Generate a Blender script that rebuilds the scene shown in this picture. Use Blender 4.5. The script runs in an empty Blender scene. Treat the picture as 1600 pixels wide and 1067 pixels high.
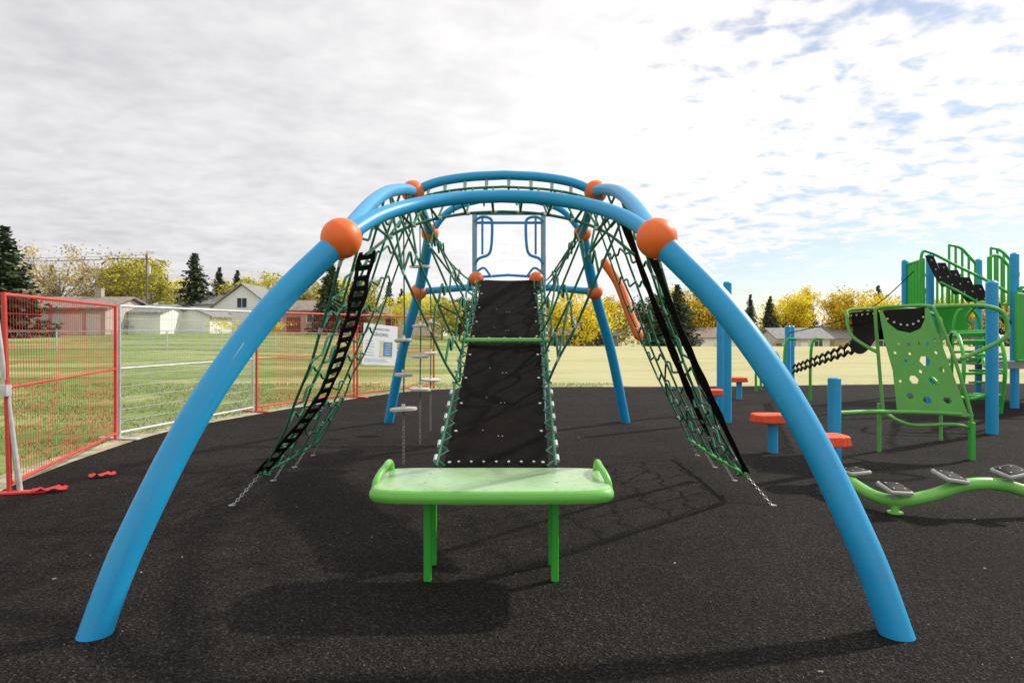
import bpy, math, random
from mathutils import Vector, Matrix, noise
R=random.Random(7)
scene=bpy.context.scene
V=Vector
# ------------------------------------------------------------------ materials
def nt(m):
    m.use_nodes=True
    t=m.node_tree; t.nodes.clear(); return t,t.nodes,t.links
def mat(name,col,rough=0.4,var=0.08,scale=6.0,bump=0.0,bscale=60.0,metal=0.0,coat=0.0,dirt=0.0,island=False,spec=0.5,trans=0.0,col2=None,obj=0.0):
    m=bpy.data.materials.new(name); t,N,L=nt(m)
    o=N.new('ShaderNodeOutputMaterial'); p=N.new('ShaderNodeBsdfPrincipled')
    L.new(p.outputs[0],o.inputs[0])
    tc=N.new('ShaderNodeTexCoord')
    n=N.new('ShaderNodeTexNoise'); n.inputs['Scale'].default_value=scale; n.inputs['Detail'].default_value=5
    L.new(tc.outputs['Object'],n.inputs['Vector'])
    src=n.outputs['Fac']
    if island:
        g=N.new('ShaderNodeNewGeometry'); a=N.new('ShaderNodeMath'); a.operation='ADD'
        L.new(n.outputs['Fac'],a.inputs[0]); L.new(g.outputs['Random Per Island'],a.inputs[1])
        b=N.new('ShaderNodeMath'); b.operation='MULTIPLY'; b.inputs[1].default_value=0.5
        L.new(a.outputs[0],b.inputs[0]); src=b.outputs[0]
        if obj>0:
            oi=N.new('ShaderNodeObjectInfo'); om=N.new('ShaderNodeMath'); om.operation='MULTIPLY_ADD'; om.inputs[1].default_value=obj; om.inputs[2].default_value=-obj/2
            L.new(oi.outputs['Random'],om.inputs[0]); oa=N.new('ShaderNodeMath'); oa.operation='ADD'
            L.new(src,oa.inputs[0]); L.new(om.outputs[0],oa.inputs[1]); src=oa.outputs[0]
    r=N.new('ShaderNodeValToRGB')
    c1=[max(0,c*(1-var)) for c in col]; c2=[min(1,c*(1+var)) for c in (col2 or col)]
    r.color_ramp.elements[0].position=0.3; r.color_ramp.elements[1].position=0.7
    r.color_ramp.elements[0].color=(*c1,1); r.color_ramp.elements[1].color=(*c2,1)
    L.new(src,r.inputs[0]); cout=r.outputs[0]
    if dirt>0:
        n2=N.new('ShaderNodeTexNoise'); n2.inputs['Scale'].default_value=scale*5; n2.inputs['Detail'].default_value=8
        L.new(tc.outputs['Object'],n2.inputs['Vector'])
        mr=N.new('ShaderNodeMapRange'); mr.inputs[1].default_value=0.52; mr.inputs[2].default_value=0.75; mr.inputs[4].default_value=dirt
        L.new(n2.outputs['Fac'],mr.inputs[0])
        mx=N.new('ShaderNodeMixRGB'); mx.inputs[2].default_value=(0.25,0.23,0.2,1)
        L.new(mr.outputs[0],mx.inputs[0]); L.new(cout,mx.inputs[1]); cout=mx.outputs[0]
    L.new(cout,p.inputs['Base Color'])
    rr=N.new('ShaderNodeMapRange'); rr.inputs[3].default_value=max(0,rough-0.08); rr.inputs[4].default_value=min(1,rough+0.1)
    L.new(n.outputs['Fac'],rr.inputs[0]); L.new(rr.outputs[0],p.inputs['Roughness'])
    p.inputs['Metallic'].default_value=metal; p.inputs['Coat Weight'].default_value=coat; p.inputs['Coat Roughness'].default_value=0.25
    p.inputs['Specular IOR Level'].default_value=spec
    if bump>0:
        nb=N.new('ShaderNodeTexNoise'); nb.inputs['Scale'].default_value=bscale; nb.inputs['Detail'].default_value=3
        L.new(tc.outputs['Object'],nb.inputs['Vector'])
        bp=N.new('ShaderNodeBump'); bp.inputs['Strength'].default_value=bump; bp.inputs['Distance'].default_value=0.01
        L.new(nb.outputs['Fac'],bp.inputs['Height']); L.new(bp.outputs[0],p.inputs['Normal'])
    if trans>0:
        ts=N.new('ShaderNodeBsdfTranslucent'); L.new(cout,ts.inputs[0])
        ms=N.new('ShaderNodeMixShader'); ms.inputs[0].default_value=trans
        L.new(p.outputs[0],ms.inputs[1]); L.new(ts.outputs[0],ms.inputs[2]); L.new(ms.outputs[0],o.inputs[0])
    return m
BLUE=mat('blue_paint',(0.014,0.355,0.69),0.38,0.05,3,0.05,120,dirt=0.14)
DBLUE=mat('blue_paint_small',(0.02,0.27,0.56),0.4,0.05,3)
PALEB=mat('pale_blue_metal',(0.26,0.42,0.50),0.4,0.05,3)
ORANGE=mat('orange_plastic',(1.0,0.17,0.02),0.45,0.06,4,0.08,150,dirt=0.12)
REDOR=mat('red_orange_rubber',(0.92,0.09,0.02),0.6,0.1,12,0.3,200)
LGREEN=mat('light_green_plastic',(0.20,0.58,0.10),0.36,0.05,5,0.10,180,dirt=0.15)
SEATR=mat('green_seat_rim',(0.17,0.56,0.08),0.36,0.06,5,0.10,180,dirt=0.15)
SEATG=mat('green_seat_sunlit_top',(0.40,0.64,0.31),0.33,0.06,5,0.10,180,coat=0.8,dirt=0.35)  # paler copy of the rim green, sunlit look of the top painted in
PGREEN=mat('panel_green_plastic',(0.14,0.44,0.09),0.5,0.06,5,0.10,180,dirt=0.12,spec=0.3)
GREEN=mat('green_paint',(0.04,0.45,0.04),0.38,0.06,5,dirt=0.08)
ROPE=mat('green_rope',(0.012,0.15,0.07),0.75,0.25,40,0.5,300)
TIE=mat('pale_connector',(0.50,0.58,0.55),0.4,0.1,20)
RUB=mat('black_rubber_mat',(0.007,0.0055,0.005),0.75,0.35,7,0.25,200,dirt=0.02,spec=0.06)
BELT=mat('black_belt',(0.012,0.010,0.0095),0.7,0.3,9,0.2,200,spec=0.2)
BOLT=mat('steel_bolt',(0.55,0.55,0.53),0.4,0.1,20,metal=0.3)
STEEL=mat('galvanised_steel',(0.60,0.61,0.62),0.42,0.15,14,metal=0.3)
CHAIN=mat('dull_chain_steel',(0.33,0.33,0.32),0.45,0.2,20,metal=0.5)
REDP=mat('red_fence_paint',(0.65,0.05,0.04),0.5,0.15,6,dirt=0.12)
DISC=mat('grey_white_disc',(0.66,0.64,0.58),0.6,0.12,9,0.2,100)
WHITE=mat('white_paint',(0.90,0.89,0.87),0.6,0.04,1.5)
TANW=mat('tan_siding',(0.48,0.39,0.31),0.8,0.1,1.2)
GREYW=mat('grey_siding',(0.62,0.61,0.59),0.8,0.1,1.2)
ROOF=mat('grey_shingles',(0.28,0.275,0.27),0.9,0.3,3,0.3,20)
ROOFB=mat('brown_shingles',(0.29,0.23,0.19),0.9,0.3,3,0.3,20)
GLASS=mat('window_glass',(0.05,0.065,0.08),0.12,0.3,1)
WOOD=mat('weathered_wood',(0.20,0.15,0.11),0.85,0.25,4,0.3,30)
BARK=mat('bark',(0.09,0.07,0.055),0.9,0.35,3,0.5,12)
BARKP=mat('pale_bark',(0.30,0.26,0.22),0.9,0.35,3,0.5,12)
LYEL=mat('golden_leaves',(0.62,0.40,0.02),0.6,0.2,0.8,island=True,trans=0.5,col2=(1.0,0.74,0.06),obj=0.3)
LYG=mat('yellow_green_leaves',(0.34,0.32,0.05),0.6,0.25,0.8,island=True,trans=0.5,col2=(0.88,0.72,0.12),obj=0.45)
LTAN=mat('tan_leaves',(0.46,0.36,0.16),0.7,0.3,0.8,island=True,trans=0.45,col2=(0.74,0.60,0.26),obj=0.3)
LOLI=mat('olive_leaves',(0.05,0.075,0.02),0.7,0.3,0.8,island=True,trans=0.2,col2=(0.13,0.14,0.045))
LSPR=mat('spruce_needles',(0.020,0.038,0.020),0.8,0.35,1.2,island=True,col2=(0.065,0.095,0.045))
LWOOD=mat('wood_leaves',(0.07,0.09,0.04),0.8,0.3,0.07,island=True,trans=0.25,col2=(0.42,0.34,0.09))
SIGNW=mat('sign_white',(0.80,0.82,0.84),0.5,0.03,2)
SIGNB=mat('sign_blue',(0.08,0.24,0.52),0.5,0.2,4)
SIGNY=mat('sign_yellow',(0.64,0.66,0.42),0.5,0.15,4)
SIGNT=mat('sign_ink',(0.26,0.38,0.46),0.6,0.1,4)
PADG=mat('grey_pad_frame',(0.42,0.42,0.40),0.5,0.1,9)
RED=mat('red_plastic',(0.80,0.05,0.045),0.5,0.15,9)
# ------------------------------------------------------------------ mesh helper
def catmull(P,n=8,closed=False):
    P=[V(p) for p in P]; out=[]
    m=len(P)
    rng=m if closed else m-1
    for i in range(rng):
        if closed: p0,p1,p2,p3=P[(i-1)%m],P[i],P[(i+1)%m],P[(i+2)%m]
        else:
            p1,p2=P[i],P[i+1]; p0=P[i-1] if i>0 else p1*2-p2; p3=P[i+2] if i+2<m else p2*2-p1
        for k in range(n):
            t=k/n
            out.append(0.5*((2*p1)+(p2-p0)*t+(2*p0-5*p1+4*p2-p3)*t*t+(3*p1-p0-3*p2+p3)*t**3))
    if not closed: out.append(P[-1])
    return out
class MB:
    def __init__(s): s.v=[];s.f=[];s.m=[]
    def tube(s,pts,r,seg=8,closed=False,mi=0,cap=True):
        pts=[V(p) for p in pts]; n=len(pts); b=len(s.v)
        T=[]
        for i in range(n):
            if closed: d=pts[(i+1)%n]-pts[i-1]
            else: d=pts[min(i+1,n-1)]-pts[max(i-1,0)]
            T.append(d.normalized() if d.length>1e-9 else V((0,0,1)))
        up=V((0,0,1)) if abs(T[0].z)<0.9 else V((1,0,0))
        nrm=(up-T[0]*up.dot(T[0])).normalized()
        for i in range(n):
            nrm=(nrm-T[i]*nrm.dot(T[i]))
            nrm=nrm.normalized() if nrm.length>1e-6 else T[i].orthogonal().normalized()
            bi=T[i].cross(nrm); rr=r[i] if isinstance(r,(list,tuple)) else r
            for k in range(seg):
                a=2*math.pi*k/seg
                s.v.append(pts[i]+nrm*math.cos(a)*rr+bi*math.sin(a)*rr)
        for i in range(n if closed else n-1):
            j=(i+1)%n
            for k in range(seg):
                k2=(k+1)%seg
                s.f.append((b+i*seg+k,b+i*seg+k2,b+j*seg+k2,b+j*seg+k)); s.m.append(mi)
        if cap and not closed:
            s.f.append(tuple(b+k for k in range(seg-1,-1,-1))); s.m.append(mi)
            s.f.append(tuple(b+(n-1)*seg+k for k in range(seg))); s.m.append(mi)
    def box(s,c,sz,rot=None,mi=0,bev=0.0):
        c=V(c); b=len(s.v); x,y,z=[a/2 for a in sz]
        M=rot or Matrix.Identity(3)
        if bev<=0:
            for p in [(-x,-y,-z),(x,-y,-z),(x,y,-z),(-x,y,-z),(-x,-y,z),(x,-y,z),(x,y,z),(-x,y,z)]:
                s.v.append(c+M@V(p))
            for f in [(0,3,2,1),(4,5,6,7),(0,1,5,4),(1,2,6,5),(2,3,7,6),(3,0,4,7)]:
                s.f.append(tuple(b+i for i in f)); s.m.append(mi)
        else:
            prof=[(1,-z),(0,-z+bev),(0,z-bev),(1,z)]
            ring=[]
            cr=min(bev*2,x*0.9,y*0.9)
            for (sx,sy,a0) in [(1,1,0),(-1,1,90),(-1,-1,180),(1,-1,270)]:
                for k in range(4):
                    a=math.radians(a0+k*30); ring.append((sx*(x-cr)+cr*math.cos(a),sy*(y-cr)+cr*math.sin(a)))
            n=len(ring)
            for ins,zz in prof:
                for (px,py) in ring:
                    fx=1-ins*bev/x; fy=1-ins*bev/y
                    s.v.append(c+M@V((px*fx,py*fy,zz)))
            for i in range(len(prof)-1):
                for k in range(n):
                    k2=(k+1)%n
                    s.f.append((b+i*n+k,b+i*n+k2,b+(i+1)*n+k2,b+(i+1)*n+k)); s.m.append(mi)
            s.f.append(tuple(b+k for k in range(n-1,-1,-1))); s.m.append(mi)
            s.f.append(tuple(b+(len(prof)-1)*n+k for k in range(n))); s.m.append(mi)
    def sphere(s,c,r,seg=20,rings=12,mi=0,sc=(1,1,1)):
        c=V(c); b=len(s.v)
        s.v.append(c+V((0,0,r*sc[2])))
        for i in range(1,rings):
            a=math.pi*i/rings
            for k in range(seg):
                t=2*math.pi*k/seg
                s.v.append(c+V((math.sin(a)*math.cos(t)*r*sc[0],math.sin(a)*math.sin(t)*r*sc[1],math.cos(a)*r*sc[2])))
        s.v.append(c-V((0,0,r*sc[2])))
        for k in range(seg):
            s.f.append((b,b+1+k,b+1+(k+1)%seg)); s.m.append(mi)
        for i in range(rings-2):
            for k in range(seg):
                q=b+1+i*seg; s.f.append((q+k,q+seg+k,q+seg+(k+1)%seg,q+(k+1)%seg)); s.m.append(mi)
        q=b+1+(rings-2)*seg; e=len(s.v)-1
        for k in range(seg):
            s.f.append((q+k,e,q+(k+1)%seg)); s.m.append(mi)
    def face(s,pts,mi=0):
        b=len(s.v); s.v+= [V(p) for p in pts]; s.f.append(tuple(range(b,b+len(pts)))); s.m.append(mi)
    def prism(s,ring,off,mi=0):
        b=len(s.v); n=len(ring); off=V(off)
        s.v+=[V(p) for p in ring]; s.v+=[V(p)+off for p in ring]
        s.f.append(tuple(range(b+n-1,b-1,-1))); s.m.append(mi)
        s.f.append(tuple(range(b+n,b+2*n))); s.m.append(mi)
        for k in range(n):
            k2=(k+1)%n; s.f.append((b+k,b+k2,b+n+k2,b+n+k)); s.m.append(mi)
    def grid(s,fn,nu,nv,mi=0,th=0.0,thdir=None):
        b=len(s.v)
        for i in range(nu+1):
            for j in range(nv+1): s.v.append(V(fn(i/nu,j/nv)))
        for i in range(nu):
            for j in range(nv):
                a=b+i*(nv+1)+j; s.f.append((a,a+1,a+nv+2,a+nv+1)); s.m.append(mi)
        if th>0:
            d=V(thdir)*th; b2=len(s.v)
            for i in range((nu+1)*(nv+1)): s.v.append(s.v[b+i]+d)
            for i in range(nu):
                for j in range(nv):
                    a=b2+i*(nv+1)+j; s.f.append((a+nv+1,a+nv+2,a+1,a)); s.m.append(mi)
            bd=[i*(nv+1) for i in range(nu+1)]+[nu*(nv+1)+j for j in range(1,nv+1)]+[i*(nv+1)+nv for i in range(nu-1,-1,-1)]+[j for j in range(nv-1,0,-1)]
            for k in range(len(bd)):
                x,y=bd[k],bd[(k+1)%len(bd)]
                s.f.append((b+x,b+y,b2+y,b2+x)); s.m.append(mi)
    def mesh(s,name,mats,origin=V((0,0,0)),smooth=True,ang=40):
        me=bpy.data.meshes.new(name)
        me.from_pydata([tuple(v-origin) for v in s.v],[],s.f)
        for m in mats: me.materials.append(m)
        if len(mats)>1: me.polygons.foreach_set('material_index',s.m)
        if smooth:
            me.polygons.foreach_set('use_smooth',[True]*len(me.polygons))
            me.set_sharp_from_angle(angle=math.radians(ang))
        me.update(); return me
def link(o): scene.collection.objects.link(o); return o
def root(name,loc,label,cat,group=None,rot=0):
    o=bpy.data.objects.new(name,None); o.location=loc; o.empty_display_size=0.2; o.rotation_euler=(0,0,rot)
    o['label']=label; o['category']=cat
    if group: o['group']=group
    return link(o)
def part(name,mb,mats,rt,label=None,smooth=True,local=False,ang=40):
    if not isinstance(mats,(list,tuple)): mats=[mats]
    me=mb.mesh(name,mats,V((0,0,0)) if local else V(rt.location),smooth,ang)
    o=bpy.data.objects.new(name,me); o.parent=rt
    if label: o['label']=label
    return link(o)
def solo(name,mb,mats,label=None,cat=None,kind=None,smooth=True,origin=V((0,0,0)),group=None):
    if not isinstance(mats,(list,tuple)): mats=[mats]
    me=mb.mesh(name,mats,V(origin),smooth); o=bpy.data.objects.new(name,me); o.location=origin
    if label: o['label']=label
    if cat: o['category']=cat
    if kind: o['kind']=kind
    if group: o['group']=group
    return link(o)
def copy_tree(rt,loc,scale=(1,1,1),rot=0,label=None):
    n=rt.copy(); n.location=loc; n.scale=scale; n.rotation_euler=(0,0,rot)
    if label: n['label']=label
    link(n)
    for c in rt.children:
        k=c.copy(); k.parent=n; link(k)
    return n
def flat_shape(outline,holes,th):
    cu=bpy.data.curves.new('shape','CURVE'); cu.dimensions='2D'; cu.fill_mode='BOTH'; cu.extrude=th/2
    for ring in [outline]+holes:
        sp=cu.splines.new('POLY'); sp.points.add(len(ring)-1); sp.use_cyclic_u=True
        for i,p in enumerate(ring): sp.points[i].co=(p[0],p[1],0,1)
    o=bpy.data.objects.new('shape_tmp',cu); link(o)
    bpy.context.view_layer.update()
    me=bpy.data.meshes.new_from_object(o.evaluated_get(bpy.context.evaluated_depsgraph_get()))
    bpy.data.objects.remove(o); 
    return me
def circle(cx,cy,r,n=12,ry=None):
    return [(cx+r*math.cos(2*math.pi*k/n),cy+(ry or r)*math.sin(2*math.pi*k/n)) for k in range(n)]
def smooth01(a,b,x):
    t=max(0,min(1,(x-a)/(b-a))); return t*t*(3-2*t)
def gz(x,y):
    z=1.1*smooth01(22,80,y)*smooth01(0,-22,x)
    z-=2.0*smooth01(60,88,y)*smooth01(-2,14,x)
    return z
# ------------------------------------------------------------------ world
w=bpy.data.worlds.new("World"); scene.world=w; w.use_nodes=True
T=w.node_tree; N=T.nodes; L=T.links; N.clear()
SUN=V((1.08,0.68,1.0)).normalized(); elev=math.asin(SUN.z); az=math.atan2(SUN.x,SUN.y)
out=N.new('ShaderNodeOutputWorld')
sky=N.new('ShaderNodeTexSky'); sky.sky_type='NISHITA'; sky.sun_disc=False; sky.sun_elevation=elev; sky.sun_rotation=az
sky.dust_density=0.5; sky.ozone_density=3.0; sky.air_density=1.0
b1=N.new('ShaderNodeBackground'); b1.inputs[1].default_value=0.12; L.new(sky.outputs[0],b1.inputs[0])
def M(op,a,b=None,clamp=False):
    n=N.new('ShaderNodeMath'); n.operation=op; n.use_clamp=clamp
    for i,x in enumerate((a,b)):
        if x is None: continue
        if isinstance(x,(int,float)): n.inputs[i].default_value=x
        else: L.new(x,n.inputs[i])
    return n.outputs[0]
def MR(x,a,b,c,d,sm=False):
    n=N.new('ShaderNodeMapRange'); n.inputs[1].default_value=a;n.inputs[2].default_value=b;n.inputs[3].default_value=c;n.inputs[4].default_value=d
    if sm: n.interpolation_type='SMOOTHSTEP'
    L.new(x,n.inputs[0]); return n.outputs[0]
tc=N.new('ShaderNodeTexCoord'); sp=N.new('ShaderNodeSeparateXYZ'); L.new(tc.outputs['Generated'],sp.inputs[0])
zz=M('ADD',M('MAXIMUM',sp.outputs[2],0.0),0.14)
u=M('DIVIDE',sp.outputs[0],zz); v=M('DIVIDE',sp.outputs[1],zz)
cb=N.new('ShaderNodeCombineXYZ'); L.new(u,cb.inputs[0]); L.new(v,cb.inputs[1])
def NO(sc,det,rough,dist=0.0,off=0.0,st=(1,1,1)):
    n=N.new('ShaderNodeTexNoise'); n.inputs['Scale'].default_value=sc; n.inputs['Detail'].default_value=det
    n.inputs['Roughness'].default_value=rough; n.inputs['Distortion'].default_value=dist
    mp=N.new('ShaderNodeMapping'); mp.inputs['Location'].default_value=(off,off*0.7,0); mp.inputs['Scale'].default_value=st; L.new(cb.outputs[0],mp.inputs[0])
    L.new(mp.outputs[0],n.inputs['Vector']); return n.outputs['Fac']
cells=NO(9.0,6,0.56,0.2,3.1,(0.95,1.0,1)); big=NO(0.8,3,0.5,0.0,8.3); mid=NO(2.6,5,0.55,0.4,1.7)
bias=MR(sp.outputs[0],-0.15,0.40,0.34,0.0,True)
lowr=M('MULTIPLY',MR(sp.outputs[2],0.05,0.15,-0.32,0.0,True),MR(sp.outputs[0],0.12,0.35,0.0,1.0,True))
s=M('ADD',M('ADD',M('MULTIPLY',cells,0.95),M('MULTIPLY',big,0.26)),M('ADD',M('MULTIPLY',mid,0.24),M('ADD',bias,lowr)))
mask=MR(s,0.57,0.77,0.28,1.0,True)
lit=M('ADD',MR(sp.outputs[0],-0.50,0.15,0.57,0.93,True),M('MULTIPLY',M('SUBTRACT',mid,0.5),0.50))
lit=M('ADD',lit,M('MULTIPLY',M('SUBTRACT',cells,0.5),0.42))
lit=M('ADD',lit,M('MULTIPLY',M('SUBTRACT',big,0.5),0.45))
cr=N.new('ShaderNodeValToRGB'); e=cr.color_ramp.elements
e[0].position=0.28; e[0].color=(0.50,0.495,0.525,1); e[1].position=1.0; e[1].color=(1.0,0.985,0.975,1)
q=cr.color_ramp.elements.new(0.62); q.color=(0.74,0.73,0.75,1)
L.new(lit,cr.inputs[0])
b2=N.new('ShaderNodeBackground'); b2.inputs[1].default_value=1.09; L.new(cr.outputs[0],b2.inputs[0])
mx=N.new('ShaderNodeMixShader'); L.new(mask,mx.inputs[0]); L.new(b1.outputs[0],mx.inputs[1]); L.new(b2.outputs[0],mx.inputs[2])
L.new(mx.outputs[0],out.inputs[0])
sl=bpy.data.lights.new('sun','SUN'); sl.energy=3.6; sl.angle=math.radians(2.0); sl.color=(1.0,0.93,0.82)
so=link(bpy.data.objects.new('sun',sl)); so.rotation_euler=(-SUN).to_track_quat('-Z','Y').to_euler(); so.location=(20,12,20)
# ------------------------------------------------------------------ camera
cam=bpy.data.cameras.new('camera'); co=link(bpy.data.objects.new('camera',cam)); cam.lens=24; cam.sensor_width=36
co.location=(0,0,1.5); co.rotation_euler=(math.radians(90),0,0); cam.shift_y=-0.0116; cam.clip_end=2000; scene.camera=co
# ------------------------------------------------------------------ ground
def ground_mat():
    m=bpy.data.materials.new('dry_grass'); t,N,L=nt(m)
    o=N.new('ShaderNodeOutputMaterial'); p=N.new('ShaderNodeBsdfPrincipled'); L.new(p.outputs[0],o.inputs[0]); p.inputs['Roughness'].default_value=0.95
    p.inputs['Specular IOR Level'].default_value=0.1
    tc=N.new('ShaderNodeTexCoord'); sp=N.new('ShaderNodeSeparateXYZ'); L.new(tc.outputs['Object'],sp.inputs[0])
    def no(sc,d,st=(1,1,1)):
        mp=N.new('ShaderNodeMapping'); mp.inputs['Scale'].default_value=st; L.new(tc.outputs['Object'],mp.inputs[0])
        n=N.new('ShaderNodeTexNoise'); n.inputs['Scale'].default_value=sc; n.inputs['Detail'].default_value=d; n.inputs['Roughness'].default_value=0.65
        L.new(mp.outputs[0],n.inputs['Vector']); return n.outputs['Fac']
    a=no(0.25,6,(0.35,1.4,1)); b=no(2.2,9); c=no(60,4)
    def mm(op,x,y):
        n=N.new('ShaderNodeMath'); n.operation=op
        for i,q in enumerate((x,y)):
            if isinstance(q,(int,float)): n.inputs[i].default_value=q
            else: L.new(q,n.inputs[i])
        return n.outputs[0]
    mr=N.new('ShaderNodeMapRange'); mr.inputs[1].default_value=-6; mr.inputs[2].default_value=3; mr.inputs[3].default_value=0.0; mr.inputs[4].default_value=0.30; L.new(sp.outputs[0],mr.inputs[0])
    s=mm('ADD',mm('ADD',mm('MULTIPLY',a,0.95),mm('MULTIPLY',b,0.40)),mm('ADD',mr.outputs[0],mm('MULTIPLY',c,0.08)))
    s=mm('SUBTRACT',s,0.05)
    r=N.new('ShaderNodeValToRGB'); e=r.color_ramp.elements
    e[0].position=0.50; e[0].color=(0.12,0.19,0.045,1); e[1].position=1.0; e[1].color=(0.58,0.54,0.30,1)
    q=e.new(0.66); q.color=(0.24,0.32,0.10,1); q=e.new(0.80); q.color=(0.43,0.45,0.20,1)
    L.new(s,r.inputs[0])
    mx=N.new('ShaderNodeMixRGB'); mx.blend_type='MULTIPLY'; mx.inputs[0].default_value=0.35
    r2=N.new('ShaderNodeValToRGB'); r2.color_ramp.elements[0].position=0.35; r2.color_ramp.elements[0].color=(0.45,0.45,0.4,1); r2.color_ramp.elements[1].position=0.6
    L.new(c,r2.inputs[0]); L.new(r.outputs[0],mx.inputs[1]); L.new(r2.outputs[0],mx.inputs[2]); L.new(mx.outputs[0],p.inputs['Base Color'])
    bp=N.new('ShaderNodeBump'); bp.inputs['Strength'].default_value=0.5; bp.inputs['Distance'].default_value=0.03; L.new(c,bp.inputs['Height']); L.new(bp.outputs[0],p.inputs['Normal'])
    return m
xs=[-900,-500,-300,-200,-150,-120]+list(range(-100,101,5))+[120,150,200,300,500,900]
ys=[-60,-20,0,10,15]+list(range(20,110,3))+[115,130,150,200,300,500,900,1400]
g=MB()
for y in ys:
    for x in xs: g.v.append(V((x,y,gz(x,y))))
for j in range(len(ys)-1):
    for i in range(len(xs)-1):
        a=j*len(xs)+i; g.f.append((a,a+1,a+1+len(xs),a+len(xs))); g.m.append(0)
solo('ground',g,ground_mat(),kind='structure')
def rubber_mat():
    m=bpy.data.materials.new('poured_rubber'); t,N,L=nt(m)
    o=N.new('ShaderNodeOutputMaterial'); p=N.new('ShaderNodeBsdfPrincipled'); L.new(p.outputs[0],o.inputs[0]); p.inputs['Roughness'].default_value=0.85
    p.inputs['Specular IOR Level'].default_value=0.12
    tc=N.new('ShaderNodeTexCoord')
    vo=N.new('ShaderNodeTexVoronoi'); vo.inputs['Scale'].default_value=105; L.new(tc.outputs['Object'],vo.inputs['Vector'])
    n1=N.new('ShaderNodeTexNoise'); n1.inputs['Scale'].default_value=0.8; n1.inputs['Detail'].default_value=9; n1.inputs['Roughness'].default_value=0.65; L.new(tc.outputs['Object'],n1.inputs['Vector'])
    n2=N.new('ShaderNodeTexNoise'); n2.inputs['Scale'].default_value=55; n2.inputs['Detail'].default_value=5; n2.inputs['Roughness'].default_value=0.8; L.new(tc.outputs['Object'],n2.inputs['Vector'])
    sc=N.new('ShaderNodeSeparateColor'); L.new(vo.outputs['Color'],sc.inputs[0])
    r=N.new('ShaderNodeValToRGB'); e=r.color_ramp.elements; e[0].position=0.0; e[0].color=(0.006,0.005,0.0045,1); e[1].position=1.0; e[1].color=(0.095,0.082,0.070,1)
    q=e.new(0.60); q.color=(0.023,0.0195,0.017,1); q=e.new(0.92); q.color=(0.046,0.039,0.034,1)
    L.new(sc.outputs[0],r.inputs[0])
    mr=N.new('ShaderNodeMapRange'); mr.inputs[1].default_value=0.35; mr.inputs[2].default_value=0.65; mr.inputs[3].default_value=0.70; mr.inputs[4].default_value=1.22; L.new(n1.outputs['Fac'],mr.inputs[0])
    mx=N.new('ShaderNodeVectorMath'); mx.operation='SCALE'; L.new(r.outputs[0],mx.inputs[0]); L.new(mr.outputs[0],mx.inputs['Scale'])
    L.new(mx.outputs[0],p.inputs['Base Color'])
    ad=N.new('ShaderNodeMath'); ad.operation='ADD'; L.new(n2.outputs['Fac'],ad.inputs[0]); L.new(vo.outputs['Distance'],ad.inputs[1])
    bp=N.new('ShaderNodeBump'); bp.inputs['Strength'].default_value=1.0; bp.inputs['Distance'].default_value=0.016; L.new(ad.outputs[0],bp.inputs['Height']); L.new(bp.outputs[0],p.inputs['Normal'])
    return m
edge=[(-3.6,-4),(-3.9,2),(-4.35,5),(-4.75,6.4),(-5.0,8.0),(-5.05,10.0),(-4.55,11.9),(-3.75,14.0),(-2.6,16.3),(-1.2,17.4),(1,17.8),(5,17.9),(10,18.6),(16,19.0),(24,19.2)]
ec=[p.copy() for p in catmull([V((a,b,0)) for a,b in edge],6)]
rb=MB(); rb.face([(p.x,p.y,0.008) for p in ec]+[(24,-6,0.008),(-3.6,-6,0.008)])
solo('rubber_surface',rb,rubber_mat(),kind='structure',smooth=False)
SAND=mat('sandy_edge',(0.34,0.31,0.20),0.95,0.3,5,0.5,60,col2=(0.46,0.42,0.29))
st=MB()
for i in range(len(ec)-1):
    a,b=ec[i],ec[i+1]
    def nn(k):
        d=(ec[min(k+1,len(ec)-1)]-ec[max(k-1,0)]).normalized(); return V((-d.y,d.x,0))
    wa=0.34+0.2*noise.noise(V((i*0.4,0,0))); wb=0.34+0.2*noise.noise(V(((i+1)*0.4,0,0)))
    p=a+nn(i)*wa; q=b+nn(i+1)*wb
    a2=a-nn(i)*0.05; b2_=b-nn(i+1)*0.05
    st.face([(a2.x,a2.y,0.004),(p.x,p.y,0.004),(q.x,q.y,0.004),(b2_.x,b2_.y,0.004)])
solo('dirt_edging_path',st,SAND,kind='structure',smooth=False)
def inside_rubber(x,y):
    for i in range(len(ec)-1):
        a,b=ec[i],ec[i+1]
        if a.y<=y<=b.y and b.y>a.y:
            return x> a.x+(b.x-a.x)*(y-a.y)/(b.y-a.y)-0.12-0.3*R.random()
    return y<17.5
GB=mat('grass_blades',(0.15,0.25,0.06),0.8,0.25,0.9,island=True,trans=0.4,col2=(0.44,0.48,0.20))
gb=MB(); 
for i in range(90000):
    y=5+14*R.random(); x=-16+19*R.random()
    if inside_rubber(x,y): continue
    if noise.noise(V((x*0.8,y*0.8,3)))<-0.22: continue
    h=0.02+0.035*R.random(); a=R.random()*6.28; l=0.03
    wd=0.006+0.004*(y/15)
    dx,dy=math.cos(a)*wd,math.sin(a)*wd
    gb.face([(x-dx,y-dy,0.0),(x+dx,y+dy,0.0),(x+R.uniform(-l,l),y+R.uniform(-l,l),h)])
solo('grass',gb,GB,label='short patchy lawn grass beside rubber play surface',cat='grass',kind='stuff',smooth=False)
LIT=mat('pale_litter',(0.36,0.32,0.25),0.9,0.4,30,col2=(0.46,0.40,0.26))
db=MB()
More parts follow.
